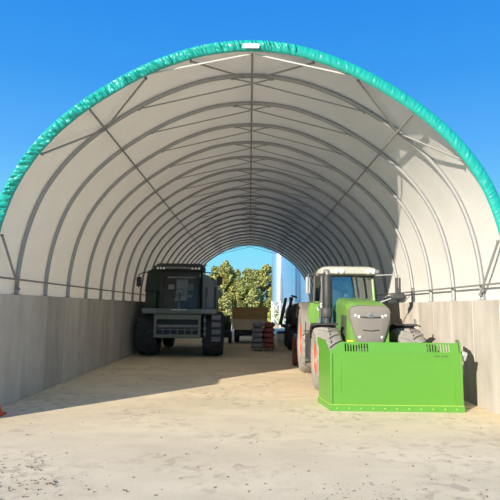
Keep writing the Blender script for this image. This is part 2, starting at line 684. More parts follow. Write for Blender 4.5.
def rim(mb, c, R, s, depth):
    """dished rim with flange, bolts and hub; open side towards s"""
    c = Vector(c)
    h = s*depth
    mb.lathe([(R, h), (R*0.97, h*1.04), (R*0.90, h*0.9), (R*0.84, h*0.35), (R*0.5, h*0.30), (R*0.42, h*0.62), (R*0.20, h*0.68),
              (R*0.17, h*0.85), (0.01, h*0.86)], c, 'x', 32)
    for k in range(10):
        a = 2*PI*k/10
        mb.box(c + Vector((h*0.66, R*0.32*math.cos(a), R*0.32*math.sin(a))), (0.05, 0.04, 0.04))
    return mb


def wheel(parent, c, R, wd, rimr, lugs, lh, lw, side, tm, rm):
    wh = tyre(MB(), c, R, wd, rimr, lugs, lh, lw).build('wheel', tm, parent)
    rb = MB()
    rim(rb, c, rimr + 0.015, side, wd*0.40)
    rb.build('rim', rm, wh)
    return wh


# ================================================================== tractor
TX, TY = 3.04, 15.0
tr = thing('tractor', 'green tractor with pale cab roof and red rims, parked by the right wall', 'tractor', (TX, TY, 0))
for s in (-1, 1):
    wheel(tr, (s*1.05 + 0.03, -1.75, 0.82), 0.82, 0.66, 0.42, 20, 0.055, 0.075, s, M['tyre'], M['red'])
    wheel(tr, (s*1.02 + 0.03, 1.85, 1.08), 1.08, 0.74, 0.55, 22, 0.06, 0.085, s, M['tyre'], M['red'])
# chassis and axles
q = MB().bx(-0.30, 0.30, -2.3, 2.4, 0.62, 1.25).bx(-0.95, 0.95, -1.88, -1.62, 0.70, 0.94).bx(-0.9, 0.9, 1.6, 2.1, 0.85, 1.3)
q.bx(-0.38, 0.38, -2.65, -2.25, 0.55, 1.15)
q.build('chassis', M['dark'], tr, bevel=0.03)
# front linkage arms
for s in (-1, 1):
    MB().tube([(s*0.42, -2.4, 0.75), (s*0.45, -2.9, 0.62), (s*0.45, -3.28, 0.62)], 0.05, 8).build('lift_arm', M['dark'], tr)
# hood: lofted sections front to back
def hood_ring(y, hw, z0, z1, r):
    return [(x, y, z) for x, z in rrect(hw, z0, z1, 0.05, 6, r)]


hd = MB().loft([hood_ring(-2.52, 0.46, 1.22, 2.14, 0.20), hood_ring(-2.40, 0.50, 1.18, 2.24, 0.20), hood_ring(-1.9, 0.505, 1.22, 2.31, 0.18),
                hood_ring(-1.2, 0.49, 1.28, 2.37, 0.18), hood_ring(-0.35, 0.47, 1.3, 2.42, 0.18)]).build('hood', M['tractor_green'], tr, loc=(-0.05, 0, 0))
# side grille on the hood flanks
for s in (-1, 1):
    q = MB()
    for k in range(7):
        q.box((s*0.50, -2.05 + 0.11*k, 1.66), (0.02, 0.055, 0.55), Matrix.Rotation(0.2, 3, 'X'))
    q.build('side_vent', M['dark'], hd)
# front grille: tapering mesh face, rounded and bulging
def gr_ring(y, k, drop=0.0):
    pts = [(-0.30, 1.24), (0.30, 1.24), (0.40, 1.50), (0.50, 1.86), (0.515, 2.05), (0.46, 2.16), (0.28, 2.20), (-0.28, 2.20), (-0.46, 2.16),
           (-0.515, 2.05), (-0.50, 1.86), (-0.40, 1.50)]
    return [(x*k, y, 1.7 + (z-1.7)*k - drop) for x, z in pts]


gq = MB().loft([gr_ring(-2.42, 1.0), gr_ring(-2.55, 0.99), gr_ring(-2.60, 0.95), gr_ring(-2.625, 0.80), gr_ring(-2.635, 0.5)])
grille = gq.build('front_grille', M['grille'], tr, loc=(-0.06, 0, 0))
MB().tube([(-0.42, -2.60, 1.93), (-0.2, -2.645, 1.905), (0, -2.655, 1.90), (0.2, -2.645, 1.905), (0.42, -2.60, 1.93)], 0.016, 6).build('light_strip', M['dark'], grille)
MB().tube([(-0.20, -2.655, 1.60), (0, -2.66, 1.575), (0.20, -2.655, 1.60)], 0.010, 6).build('grille_crease', M['dark'], grille)
for x, z, r in ((-0.37, 1.945, 0.028), (-0.285, 1.915, 0.032), (0.37, 1.945, 0.028), (0.285, 1.915, 0.032), (-0.27, 1.42, 0.028), (0.27, 1.42, 0.028)):
    MB().lathe([(r*1.25, 0.03), (r*1.2, -0.01), (r, -0.015), (0.004, -0.028)], (x, -2.635 + 0.05*abs(x), z), 'y', 16).build('headlight', M['lamp'], grille)
# chrome winged badge over the light strip
q = MB()
q.prism([(-0.075, 1.90), (-0.05, 1.90), (0.0, 1.985), (0.0, 2.02)], 'y', -2.672, -2.64)
q.prism([(0.075, 1.90), (0.0, 2.02), (0.0, 1.985), (0.05, 1.90)], 'y', -2.672, -2.64)
q.prism([(-0.035, 1.90), (0.035, 1.90), (0.0, 1.95)], 'y', -2.675, -2.64)
q.build('badge', M['chrome'], grille)
# front fenders: thin curved dark shells over the wheels
for s in (-1, 1):
    rings = []
    for k in range(13):
        a = math.radians(76 + 74*k/12)
        R = 0.885
        y, z = -1.75 - R*math.cos(a), 0.82 + R*math.sin(a)
        y2, z2 = -1.75 - (R+0.025)*math.cos(a), 0.82 + (R+0.025)*math.sin(a)
        rings.append([(s*0.74, y, z), (s*1.33, y, z), (s*1.37, y, z-0.03), (s*1.40, y2, z2-0.03), (s*1.34, y2, z2), (s*0.74, y2, z2)])
    fd = MB().loft(rings).build('front_fender', M['dark'], tr)
    MB().box((s*1.25, -1.95, 1.79), (0.05, 0.05, 0.13)).build('marker_lamp', M['grey'], fd)
# engine side clutter: tank, steps, boxes
MB().loft([[(x-1.02, y, z) for x, z in rrect(0.30, 0.55, 1.35, 0.12)] for y in (-0.75, 0.55)]).build('fuel_tank', M['dark'], tr)
MB().loft([[(x+1.0, y, z) for x, z in rrect(0.28, 0.55, 1.3, 0.1)] for y in (-0.75, 0.55)]).build('battery_box', M['dark'], tr)
q = MB()
for k in range(4):
    q.bx(-1.36, -0.98, 0.0 + 0.10*k, 0.22 + 0.10*k, 0.50 + 0.30*k, 0.54 + 0.30*k)
q.bx(-1.38, -1.35, -0.05, 0.0, 0.45, 1.7)
q.build('steps', M['dark'], tr, bevel=0.005)
MB().lathe([(0.14, 0), (0.16, 0.03), (0.16, 0.22), (0.12, 0.28), (0.01, 0.29)], (-0.82, -0.55, 1.85), 'z', 20).build('air_cleaner', M['dark'], tr)
MB().tube([(-0.82, -0.55, 1.3), (-0.82, -0.55, 1.86)], 0.09, 12).build('intake_pipe', M['dark'], tr)
# exhaust stack
q = MB().lathe([(0.09, 1.5), (0.12, 1.95), (0.14, 2.0), (0.14, 3.05), (0.11, 3.10)], (-0.78, -0.20, 0), 'z', 20, True)
ex = q.build('exhaust_stack', M['darker'], tr, loc=(0.04, 0, 0))
q = MB()
q.loft([[(-0.80 + 0.155*math.cos(a), -0.20 + 0.155*math.sin(a), z) for a in [PI*0.66 + PI*0.42*k/8 for k in range(9)]] +
        [(-0.80 + 0.142*math.cos(a), -0.20 + 0.142*math.sin(a), z) for a in reversed([PI*0.66 + PI*0.42*k/8 for k in range(9)])]
        for z in [2.05 + 0.05*j for j in range(21)]])
q.build('heat_shield', M['pale'], ex)
MB().tube([(-0.78, -0.20, 3.08), (-0.78, -0.20, 3.14), (-0.80, -0.16, 3.20)], 0.06, 12).build('tail_pipe', M['grey'], ex)
# rear fenders
for s in (-1, 1):
    rings = []
    for k in range(13):
        a = math.radians(12 + 128*k/12)
        y, z = 1.85 - 1.17*math.cos(a), 1.08 + 1.19*math.sin(a)
        y2, z2 = 1.85 - 1.21*math.cos(a), 1.08 + 1.23*math.sin(a)
        rings.append([(s*0.62, y, z), (s*1.30, y, z), (s*1.36, y, z-0.08), (s*1.40, y2, z2-0.08), (s*1.33, y2, z2), (s*0.62, y2, z2)])
    fd = MB().loft(rings).build('rear_fender', M['grille'], tr)
    # green shoulder ahead of the fender, with work lamp
    q = MB().loft([[(s*0.80, y, 1.62), (s*1.16, y, 1.66), (s*1.20, y + 0.03, 2.02), (s*1.12, y + 0.10, 2.30), (s*0.78, y + 0.10, 2.34)] for y in (0.62, 1.0)])
    q.build('shoulder_panel', M['tractor_green'], fd)
    MB().lathe([(0.06, 0.05), (0.065, 0.0), (0.05, -0.02), (0.004, -0.03)], (s*0.88, 0.60, 2.10), 'y', 14).build('work_lamp', M['lamp'], fd)
    MB().lathe([(0.075, 0.06), (0.08, 0.0), (0.06, -0.02), (0.004, -0.03)], (s*0.80, 0.45, 2.20), 'y', 14).build('indicator_lamp', M['lamp'], fd)
# cab: four pillars, roof, panes, inside
cab = MB()
PIL = [((0.86, 0.12, 1.45), (0.80, 0.32, 3.14))]
DPIL = [((-0.86, 0.12, 1.45), (-0.80, 0.32, 3.14)), ((-0.98, 1.0, 1.3), (-0.90, 1.05, 3.14)),
       ((0.98, 1.0, 1.3), (0.90, 1.05, 3.14)), ((-0.82, 1.75, 1.6), (-0.78, 1.75, 3.14)), ((0.82, 1.75, 1.6), (0.78, 1.75, 3.14))]
for a, b in PIL:
    cab.tube([a, b], 0.045, 8)
cab0 = MB()
for a, b in DPIL:
    cab0.tube([a, b], 0.045, 8)
cab.bx(-0.95, 0.95, 0.1, 1.85, 1.28, 1.46)
cab0.bx(-0.85, 0.85, 0.24, 1.8, 3.08, 3.16)
cb = cab.build('cab_frame', M['tractor_green'], tr, loc=(0, 0.35, 0))
cab0.build('dark_pillars', M['dark'], cb)
rings = []
for j in range(8):
    t = j/7
    rings.append([(x, 0.14 + 0.17*t - 0.085*(1 - (x/0.84)**2) + dy, 1.5 + 1.6*t) for dy, xs_ in ((0, 1), (0.01, -1))
                  for x in [xs_*(0.83 - 0.05*t)*(-1 + 2*k/16) for k in range(17)]])
MB().loft(rings).build('windscreen', M['glass'], cb)
for s in (-1, 1):
    MB().loft([[(s*0.87, 0.16, 1.5), (s*0.98, 1.0, 1.5), (s*0.90, 1.05, 3.10), (s*0.80, 0.34, 3.10)],
               [(s*0.86, 0.16, 1.5), (s*0.97, 1.0, 1.5), (s*0.89, 1.05, 3.10), (s*0.79, 0.34, 3.10)]]).build('side_window', M['glass'], cb)
    MB().loft([[(s*0.98, 1.03, 1.65), (s*0.83, 1.74, 1.65), (s*0.79, 1.74, 3.10), (s*0.90, 1.06, 3.10)],
               [(s*0.97, 1.03, 1.65), (s*0.82, 1.74, 1.65), (s*0.78, 1.74, 3.10), (s*0.89, 1.06, 3.10)]]).build('quarter_window', M['glass'], cb)
MB().bx(-0.80, 0.80, 1.755, 1.765, 1.65, 3.10).build('rear_window', M['glass'], cb)
# roof: domed shell
def roof_ring(z, k, y0, y1, hw=1.02):
    pts = []
    for cx, cy, a0 in ((1, 1, 0), (-1, 1, PI/2), (-1, -1, PI), (1, -1, 3*PI/2)):
        for j in range(5):
            a = a0 + PI/2*j/4
            pts.append((cx*(hw*k - 0.22) + 0.22*math.cos(a), (y0+y1)/2 + cy*((y1-y0)/2 - 0.22) + 0.22*math.sin(a), z))
    return pts


rf = MB().loft([roof_ring(3.14, 0.93, 0.05, 1.92, .87), roof_ring(3.18, 1.0, -0.06, 2.0, .87), roof_ring(3.28, 1.0, -0.08, 2.0, .87),
                roof_ring(3.37, 0.95, 0.0, 1.95, .87), roof_ring(3.41, 0.82, 0.15, 1.85, .87)]).build('cab_roof', M['roof'], tr, loc=(0.03, 0.35, 0))
for x in (-0.42, -0.25, 0.56, 0.72):
    MB().lathe([(0.075, 0.08), (0.08, 0.0), (0.062, -0.02), (0.004, -0.035)], (x, -0.09, 3.245), 'y', 16).build('roof_lamp', M['lamp'], rf)
for x in (-0.74, 0.80):
    MB().box((x, -0.06, 3.24), (0.17, 0.12, 0.12)).build('lamp_housing', M['grey'], rf, bevel=0.02)
# seat, console, steering wheel
q = MB().bx(-0.28, 0.28, 0.85, 1.35, 1.85, 1.98).box((0, 1.38, 2.35), (0.52, 0.14, 0.80), Matrix.Rotation(-0.12, 3, 'X')).bx(-0.14, 0.14, 1.36, 1.46, 2.74, 2.95)
q.build('operator_seat', M['seat'], cb, bevel=0.05)
q = MB()
q.tube([(0.21*math.cos(2*PI*k/24), 0.62 + 0.18*math.sin(2*PI*k/24), 2.33 + 0.10*math.sin(2*PI*k/24)) for k in range(25)], 0.018, 8, False)
q.tube([(0, 0.45, 1.5), (0, 0.62, 2.33)], 0.04, 8).box((0, 0.62, 2.33), (0.38, 0.04, 0.03))
q.build('steering_wheel', M['dark'], cb)
q = MB().bx(-0.30, 0.30, 0.30, 0.52, 1.45, 2.18).bx(0.34, 0.62, 0.8, 1.4, 1.6, 2.15).bx(0.48, 0.62, 0.55, 0.6, 2.15, 2.45)
q.build('console', M['dark'], cb, bevel=0.03)
# mirrors on their arms; lit and shaded backs put into their colours
mr = MB().bx(-1.34, -1.20, 0.12, 0.20, 2.54, 3.05).build('mirror', M['pale'], tr, bevel=0.025)
MB().tube([(-0.86, 0.30, 3.16), (-1.27, 0.10, 3.13), (-1.27, 0.14, 2.30), (-0.90, 0.35, 2.25)], 0.018, 8).build('mirror_arm', M['grey'], mr)
mr = MB().bx(1.36, 1.53, 0.10, 0.18, 2.58, 3.06).build('mirror', M['dark'], tr, bevel=0.025)
mr['label'] = 'mirror with the shade of its back put into a dark colour'
MB().bx(1.22, 1.65, 0.10, 0.2, 2.40, 2.60).build('mirror_shadow_block', M['dark'], mr, bevel=0.05)  # dark block shaped to stand for the mirror's shadow on the cover
MB().tube([(0.82, 0.30, 3.13), (1.46, 0.08, 3.15), (1.44, 0.14, 2.50), (0.92, 0.35, 2.3)], 0.020, 8).build('mirror_arm', M['pale'], mr)
# wiper and door handles
MB().tube([(-0.1, 0.115, 1.62), (0.30, 0.20, 2.6)], 0.012, 6).build('wiper', M['dark'], cb)

# ================================================================== front bucket
BX, BY = 3.09, 10.68
bk = thing('push_bucket', 'large bright green push bucket standing on the floor before the tractor', 'bucket', (BX, BY, 0))
HW = 1.385
pl = MB().bx(-HW, HW, 0.0, 0.05, 0.03, 1.19)
pl.bx(-HW, HW, 0.05, 0.75, 0.03, 0.07)
plate = pl.build('front_panel', M['green'], bk, bevel=0.006)
# raised edging seams on the panel
q = MB()
q.bx(-HW, -HW + 0.05, -0.02, 0.0, 0.13, 1.17)
q.build('edge_rib', M['green'], plate, bevel=0.005)
MB().bx(HW-0.05, HW, -0.02, 0.0, 0.13, 1.17).build('edge_rib', M['green'], plate, bevel=0.005)
MB().bx(-HW + 0.22, -HW + 0.235, -0.006, 0.0, 0.35, 1.02).build('seam', M['green'], plate, bevel=0.004)
MB().bx(HW - 0.175, HW - 0.16, -0.006, 0.0, 0.2, 0.98).build('seam', M['green'], plate, bevel=0.004)
# cutting edge and bolts
MB().prism([(-0.045, 0.0), (-0.03, 0.12), (0.0, 0.12), (0.0, 0.0)], 'x', -HW - 0.01, HW + 0.01).build('cutting_edge', M['green'], bk)
ce = bk.children[-1]
MB().bx(-HW, HW, -0.034, -0.001, 0.122, 0.134).build('edge_line', M['lime'], bk)
q = MB()
for k in range(11):
    q.lathe([(0.018, 0.0), (0.016, -0.014), (0.004, -0.016)], (-HW + 0.14 + k*0.248, -0.038, 0.06), 'y', 8)
q.build('bolt_row', M['lime'], ce)
# top spill guard: leans back, slots at both ends
def guard():
    q = MB()
    z0, z1, y0, y1 = 1.19, 1.405, 0.02, 0.075
    def P(x, t, dy=0.0):
        return (x, y0 + (y1-y0)*t + dy, z0 + (z1-z0)*t)
    def strip(xa, xb, ta, tb, xa2=None, xb2=None):
        xa2 = xa if xa2 is None else xa2
        xb2 = xb if xb2 is None else xb2
        q.loft([[P(xa, ta), P(xb, ta), P(xb2, tb), P(xa2, tb)], [P(xa, ta, .03), P(xb, ta, .03), P(xb2, tb, .03), P(xa2, tb, .03)]])
    slots = []
    for a, n_ in ((-1.065, 9), (0.665, 9)):
        for k in range(n_):
            slots.append((a + k*0.058, a + k*0.058 + 0.033))
    strip(-HW, HW, 0, 0.10)
    strip(-HW + 0.205, HW - 0.06, 0.86, 1.0, -HW + 0.235, HW - 0.05)
    x = -HW
    strip(-HW + 0.02, -1.065, 0.10, 0.86, -HW + 0.20, -1.065)
    xs_ = -1.065
    for i, (a, b) in enumerate(slots):
        if a > xs_ + 1e-4:
            strip(xs_, a, 0.10, 0.86)
        xs_ = b
    strip(xs_, HW - 0.05, 0.10, 0.86)
    return q.build('spill_guard', M['green'], bk)


gd = guard()
MB().box((-0.94, 0.09, 1.425), (0.14, 0.05, 0.04)).build('yellow_clip', M['yellow'], gd, bevel=0.008)
# small illegible maker's lettering, as dark dashes
q = MB()
rg = random.Random(5)
for x0 in (0.80,):
    x = x0
    for k in range(9):
        if k == 4:
            x += 0.03
            continue
        h_ = 0.032
        q.bx(x, x + 0.006, -0.004, 0.001, 1.115, 1.115 + h_)
        q.bx(x, x + 0.022, -0.004, 0.001, 1.115 + h_*(0.4 if k % 2 else 0.82), 1.115 + h_*(0.58 if k % 2 else 1.0))
        if k % 3:
            q.bx(x + 0.018, x + 0.024, -0.004, 0.001, 1.115, 1.115 + h_)
        x += 0.034
q.build('small_lettering', M['dark'], plate)
q = MB().bx(-0.86, -0.62, -0.004, 0.001, 1.06, 1.066)
q.build('lettering_line', M['tractor_green'], plate)
# side wings swept back towards the tractor
for s in (-1, 1):
    out = 0.10 if s < 0 else 0.30
    def W(t, z, dx=0.0):
        return (s*(HW + out*t) + dx, 0.02 + 0.95*t, z)
    th_ = -s*0.03
    outline = [(0, 0.03), (1, 0.03), (1, 1.20), (1.12, 1.30), (1.16, 1.44), (0.50, 1.41), (0.0, 1.15)]
    if s > 0:
        outline = [(0, 0.03), (1, 0.03), (1, 1.43), (0.35, 1.45), (0.10, 1.37), (0.0, 1.18)]
    wg = MB().loft([[W(t, z) for t, z in outline], [W(t, z, th_) for t, z in outline]]).build('side_wing', M['green'], bk)
    MB().loft([[W(0, 0.0, s*0.005), W(1.02, 0.0, s*0.035), W(1.02, 0.125, s*0.02), W(0, 0.125, s*0.005)],
               [W(0, 0.0), W(1.02, 0.0), W(1.02, 0.125), W(0, 0.125)]]).build('wing_skirt', M['green'], wg)
    MB().loft([[W(0, 0.125, s*0.012), W(1.0, 0.125, s*0.025), W(1.0, 0.137, s*0.025), W(0, 0.137, s*0.012)],
               [W(0, 0.125), W(1.0, 0.125), W(1.0, 0.137), W(0, 0.137)]]).build('wing_line', M['lime'], wg)
MB().box((HW + 0.085, 0.12, 1.13), (0.13, 0.10, 0.20), Matrix.Rotation(0.35, 3, 'Y')).build('pivot_block', M['pale'], bk, bevel=0.03)
q = MB().bx(-0.6, -0.48, 0.05, 0.55, 0.1, 1.1).bx(0.48, 0.6, 0.05, 0.55, 0.1, 1.1).bx(-0.6, 0.6, 0.45, 0.56, 0.55, 0.7)
q.build('hitch_bracket', M['green'], bk, bevel=0.01)

# ================================================================== combine harvester
CX, CY = -2.98, 22.2
co = thing('combine_harvester', 'dark green combine harvester without header, parked by the left wall', 'combine harvester', (CX, CY, 0))
for s in (-1, 1):
    wheel(co, (1.42 if s > 0 else -1.38, 0.0, 0.97), 0.97, 0.86, 0.45, 18, 0.055, 0.10, s, M['tyre_dark'], M['darker'])
    wheel(co, (s*1.25, 4.6, 0.68), 0.68, 0.5, 0.34, 18, 0.045, 0.08, s, M['tyre_dark'], M['darker'])
# hull with sloped sides
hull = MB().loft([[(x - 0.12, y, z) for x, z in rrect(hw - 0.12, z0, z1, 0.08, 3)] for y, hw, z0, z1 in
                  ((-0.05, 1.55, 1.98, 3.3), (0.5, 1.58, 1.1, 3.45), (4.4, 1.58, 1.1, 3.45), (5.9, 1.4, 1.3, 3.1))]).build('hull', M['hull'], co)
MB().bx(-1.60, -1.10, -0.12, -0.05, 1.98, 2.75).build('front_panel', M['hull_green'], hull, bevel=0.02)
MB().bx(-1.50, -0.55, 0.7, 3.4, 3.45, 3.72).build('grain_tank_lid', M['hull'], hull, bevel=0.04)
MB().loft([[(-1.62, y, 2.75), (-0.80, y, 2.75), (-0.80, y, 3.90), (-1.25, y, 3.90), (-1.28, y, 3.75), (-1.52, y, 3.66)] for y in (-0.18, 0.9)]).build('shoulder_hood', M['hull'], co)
MB().box((1.05, 4.5, 0.85), (0.2, 0.2, 0.2)).box((0, 4.6, 0.75), (2.3, 0.2, 0.25)).box((0, 0, 0.98), (2.2, 0.35, 0.4)).bx(-0.7, 0.7, 0, 4.8, 0.85, 1.2).build('axles', M['darker'], co, bevel=0.02)
# platform beam
pb = MB().bx(-1.55, 1.62, -0.98, -0.2, 1.80, 2.03).build('platform', M['beam'], co, bevel=0.02)
MB().bx(-0.30, 0.32, -1.0, -0.975, 1.965, 1.995).build('white_strip', M['plate_white'], pb)
for x0, x1 in ((-1.52, -0.95), (0.95, 1.60)):
    MB().bx(x0, x1, -1.01, -0.97, 1.84, 2.02).build('light_bar', M['grey'], pb, bevel=0.015)
# cab
cf = MB()
for a, b in (((-0.78, -0.98, 2.03), (-0.76, -0.80, 3.62)), ((0.78, -0.98, 2.03), (0.76, -0.80, 3.62)), ((-0.85, 0.0, 2.03), (-0.84, 0.0, 3.62)), ((0.85, 0.0, 2.03), (0.84, 0.0, 3.62))):
    cf.tube([a, b], 0.055, 8)
cf.bx(-0.86, 0.86, -0.02, 0.03, 2.03, 3.62)
cf.bx(-0.84, 0.84, -0.86, -0.78, 3.42, 3.62)
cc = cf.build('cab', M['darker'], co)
MB().loft([[(-0.75, -0.99, 2.05), (0.75, -0.99, 2.05), (0.73, -0.82, 3.45), (-0.73, -0.82, 3.45)],
           [(-0.75, -0.98, 2.05), (0.75, -0.98, 2.05), (0.73, -0.81, 3.45), (-0.73, -0.81, 3.45)]]).build('windscreen', M['glass_dark'], cc)
for s in (-1, 1):
    MB().loft([[(s*0.80, -0.94, 2.06), (s*0.86, -0.04, 2.06), (s*0.85, -0.04, 3.55), (s*0.78, -0.78, 3.55)],
               [(s*0.79, -0.94, 2.06), (s*0.85, -0.04, 2.06), (s*0.84, -0.04, 3.55), (s*0.77, -0.78, 3.55)]]).build('side_window', M['glass_dark'], cc)
q = MB().bx(-0.26, 0.26, -0.50, -0.05, 2.35, 2.50).box((0.0, -0.10, 2.90), (0.52, 0.13, 0.85), Matrix.Rotation(-0.1, 3, 'X')).bx(0.30, 0.48, -0.6, -0.1, 2.5, 2.62)
q.build('operator_seat', M['seat'], cc, bevel=0.05)
q = MB().tube([(0.19*math.cos(2*PI*k/20) - 0.02, -0.66 + 0.10*math.sin(2*PI*k/20), 2.72 + 0.15*math.sin(2*PI*k/20)) for k in range(21)], 0.02, 6, False)
q.tube([(-0.02, -0.75, 2.03), (-0.02, -0.66, 2.72)], 0.05, 8).box((0.45, -0.62, 2.95), (0.22, 0.04, 0.28))
q.build('steering_wheel', M['grey'], cc)
q = MB().box((-0.40, -0.55, 2.95), (0.25, 0.05, 0.20)).box((0.05, -0.70, 3.36), (1.2, 0.06, 0.07))
q.build('sun_visor', M['seat'], cc)
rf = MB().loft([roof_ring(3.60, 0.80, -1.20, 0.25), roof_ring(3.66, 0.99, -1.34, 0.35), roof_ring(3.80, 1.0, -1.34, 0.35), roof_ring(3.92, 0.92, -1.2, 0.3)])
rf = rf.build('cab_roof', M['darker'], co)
MB().bx(-0.55, 0.50, -1.37, -1.33, 3.69, 3.76).build('roof_trim', M['grey'], rf, bevel=0.01)
for x in (-0.87, -0.74, -0.61, 0.58, 0.72, 0.86):
    MB().lathe([(0.05, 0.05), (0.055, 0.0), (0.042, -0.012), (0.004, -0.02)], (x, -1.35, 3.70), 'y', 12).build('work_light', M['lamp'], rf)
# right-hand access: grey side panel, ladder, rail
MB().loft([[(0.92, y, 2.03), (1.42, y, 2.03), (1.42, y, 3.2), (1.15, y, 3.5), (0.92, y, 3.55)] for y in (-0.16, -0.06)]).build('side_panel', M['grey'], co, bevel=0.01)
q = MB()
for s in (1.12, 1.48):
    q.tube([(s, -0.75, 2.03), (s, -0.85, 2.95), (s, -0.2, 2.98), (s, -0.1, 2.03)], 0.018, 6)
q.build('handrail', M['darker'], co)
q = MB()
q.bx(1.38, 1.41, -1.12, -1.0, 0.45, 1.85).bx(1.81, 1.84, -1.12, -1.0, 0.45, 1.85)
for k in range(4):
    q.bx(1.40, 1.82, -1.14, -0.98, 0.55 + 0.32*k, 0.60 + 0.32*k)
q.build('ladder', M['darker'], co, bevel=0.004)
q = MB()
for k in range(4):
    q.bx(1.42, 1.80, -1.155, -1.14, 0.68 + 0.30*k, 0.88 + 0.30*k)
q.build('step_face', mat('blue_grey_step', (0.16, 0.155, 0.19), 0.6), co, bevel=0.01)
# mirrors
mr = MB().bx(1.60, 1.82, -0.95, -0.86, 3.05, 3.42).build('mirror', M['darker'], co, bevel=0.03)
MB().tube([(0.80, -0.85, 3.58), (1.5, -0.95, 3.55), (1.70, -0.92, 3.50), (1.70, -0.92, 2.9)], 0.025, 6).build('mirror_arm', M['darker'], mr)
mr = MB().bx(-1.83, -1.63, -0.95, -0.86, 2.95, 3.35).build('mirror', M['darker'], co, bevel=0.03)
MB().tube([(-0.80, -0.85, 3.58), (-1.5, -0.95, 3.55), (-1.73, -0.92, 3.45), (-1.73, -0.92, 2.9)], 0.025, 6).build('mirror_arm', M['darker'], mr)
# feeder house: open frame with cross bars and the drum behind
q = MB()
q.bx(-0.97, -0.86, -1.30, -1.05, 0.83, 1.78).bx(0.86, 0.98, -1.30, -1.05, 0.83, 1.78).bx(-0.88, 0.86, -1.30, -1.05, 1.58, 1.78).bx(-0.88, 0.86, -1.30, -1.05, 0.83, 0.97)
fe = q.build('feeder_house', M['beam'], co, bevel=0.012)
MB().bx(-0.88, 0.88, -1.04, -0.2, 0.80, 1.75).build('feeder_throat', M['darker'], fe)
q = MB().tube([(-0.88, -1.12, 1.30), (0.86, -1.12, 1.30)], 0.075, 12)
for k in range(6):
    q.box((-0.68 + 0.27*k, -1.15, 1.30), (0.10, 0.12, 0.05), Matrix.Rotation(0.5*k, 3, 'Y'))
q.build('feeder_drum', M['grey'], fe)
q = MB()
for k in range(5):
    q.bx(-0.62 + 0.30*k, -0.59 + 0.30*k, -1.14, -1.08, 0.97, 1.25)
q.bx(-0.88, 0.86, -1.14, -1.08, 1.14, 1.18)
q.build('feeder_slats', M['grey'], fe)
q = MB()
for z, y in ((1.55, -1.0), (1.20, -1.02), (0.98, -1.0)):
    q.box((1.12, y, z), (0.12, 0.12, 0.14), Matrix.Rotation(0.4, 3, 'Y'))
q.tube([(1.1, -0.95, 1.75), (1.14, -1.0, 0.85)], 0.03, 6)
q.build('hose_couplings', M['grey'], fe, bevel=0.02)

# ================================================================== rear of the shed
# tan tipping trailer
tt = thing('trailer', 'tan tipping trailer with dark chassis, in the middle of the far end', 'trailer', (0.06, 30.0, 0))
body = MB().loft([[(-1.07, 0.05, 0.80), (1.03, 0.05, 0.80), (1.03, 2.8, 0.80), (-1.07, 2.8, 0.80)],
                  [(-1.07, 0.22, 1.42), (1.03, 0.22, 1.42), (1.03, 2.8, 1.42), (-1.07, 2.8, 1.42)]]).build('lower_body', M['tan_lit'], tt)
MB().loft([[(-1.07, 0.20, 1.42), (1.03, 0.20, 1.42), (1.03, 2.8, 1.42), (-1.07, 2.8, 1.42)],
           [(-1.09, -0.15, 2.12), (1.05, -0.15, 2.12), (1.05, 2.85, 2.12), (-1.09, 2.85, 2.12)]]).build('upper_body', M['tan'], tt)
q = MB().tube([(-1.08, -0.15, 2.12), (1.04, -0.15, 2.12)], 0.03, 6)
q.build('top_rail', M['tan'], tt)
MB().bx(-0.85, 0.85, 0.1, 2.7, 0.52, 0.80).build('chassis', M['darker'], tt, bevel=0.01)
MB().bx(-0.95, 0.95, 0.02, 0.08, 0.42, 0.72).build('rear_bumper', M['darker'], tt, bevel=0.01)
for s in (-1, 1):
    for y in (0.9, 1.9):
        tyre(MB(), (s*0.80, y, 0.40), 0.40, 0.30, 0.2, 20, 0.02, 0.04).build('wheel', M['tyre_dark'], tt)
    MB().lathe([(0.05, 0.03), (0.05, 0), (0.01, -0.015)], (s*0.98, 0.0, 0.72), 'y', 12).build('tail_lamp', M['red_lamp'], tt)
MB().bx(-0.45, 0.35, 0.0, 0.02, 0.44, 0.47).build('reflector_strip', M['pale'], tt)

# dark wheeled implement between combine and trailer
im = thing('implement', 'low dark implement with pale reflectors, between combine and tan trailer', 'implement', (-1.42, 29.3, 0))
q = MB().bx(-0.38, 0.34, 0.2, 1.4, 0.75, 1.25).bx(-0.30, 0.28, 0.3, 1.0, 1.25, 1.62).bx(-0.36, 0.36, 0.15, 0.22, 0.35, 0.75)
fr = q.build('frame', M['darker'], im, bevel=0.05)
MB().lathe([(0.3, -0.26), (0.34, -0.22), (0.34, 0.22), (0.3, 0.26)], (-0.02, 0.35, 1.30), 'x', 20, True).build('drum', M['dark'], im)
for s in (-1, 1):
    tyre(MB(), (s*0.30, 0.75, 0.36), 0.36, 0.2, 0.2, 18, 0.02, 0.04).build('wheel', M['tyre_dark'], im)
for z in (0.55, 0.98):
    MB().box((-0.20, 0.13, z), (0.16, 0.03, 0.10)).build('reflector', M['plate_white'], im, bevel=0.01)

# pallet and the sacks on it
PX, PY = 0.71, 25.3
q = MB()
for k in range(7):
    q.bx(-0.60, 0.60, -0.5 + k*0.148, -0.5 + k*0.148 + 0.10, 0.115, 0.14)
for x in (-0.54, 0, 0.54):
    q.bx(x-0.05, x+0.05, -0.5, 0.488, 0.0, 0.115)
pal = tag(q.build('pallet', M['wood'], loc=(PX, PY, 0)), 'wooden pallet under the stacked sacks behind the tractor', 'pallet')
LAY = ['bottom', 'second lowest', 'middle', 'second highest', 'topmost']


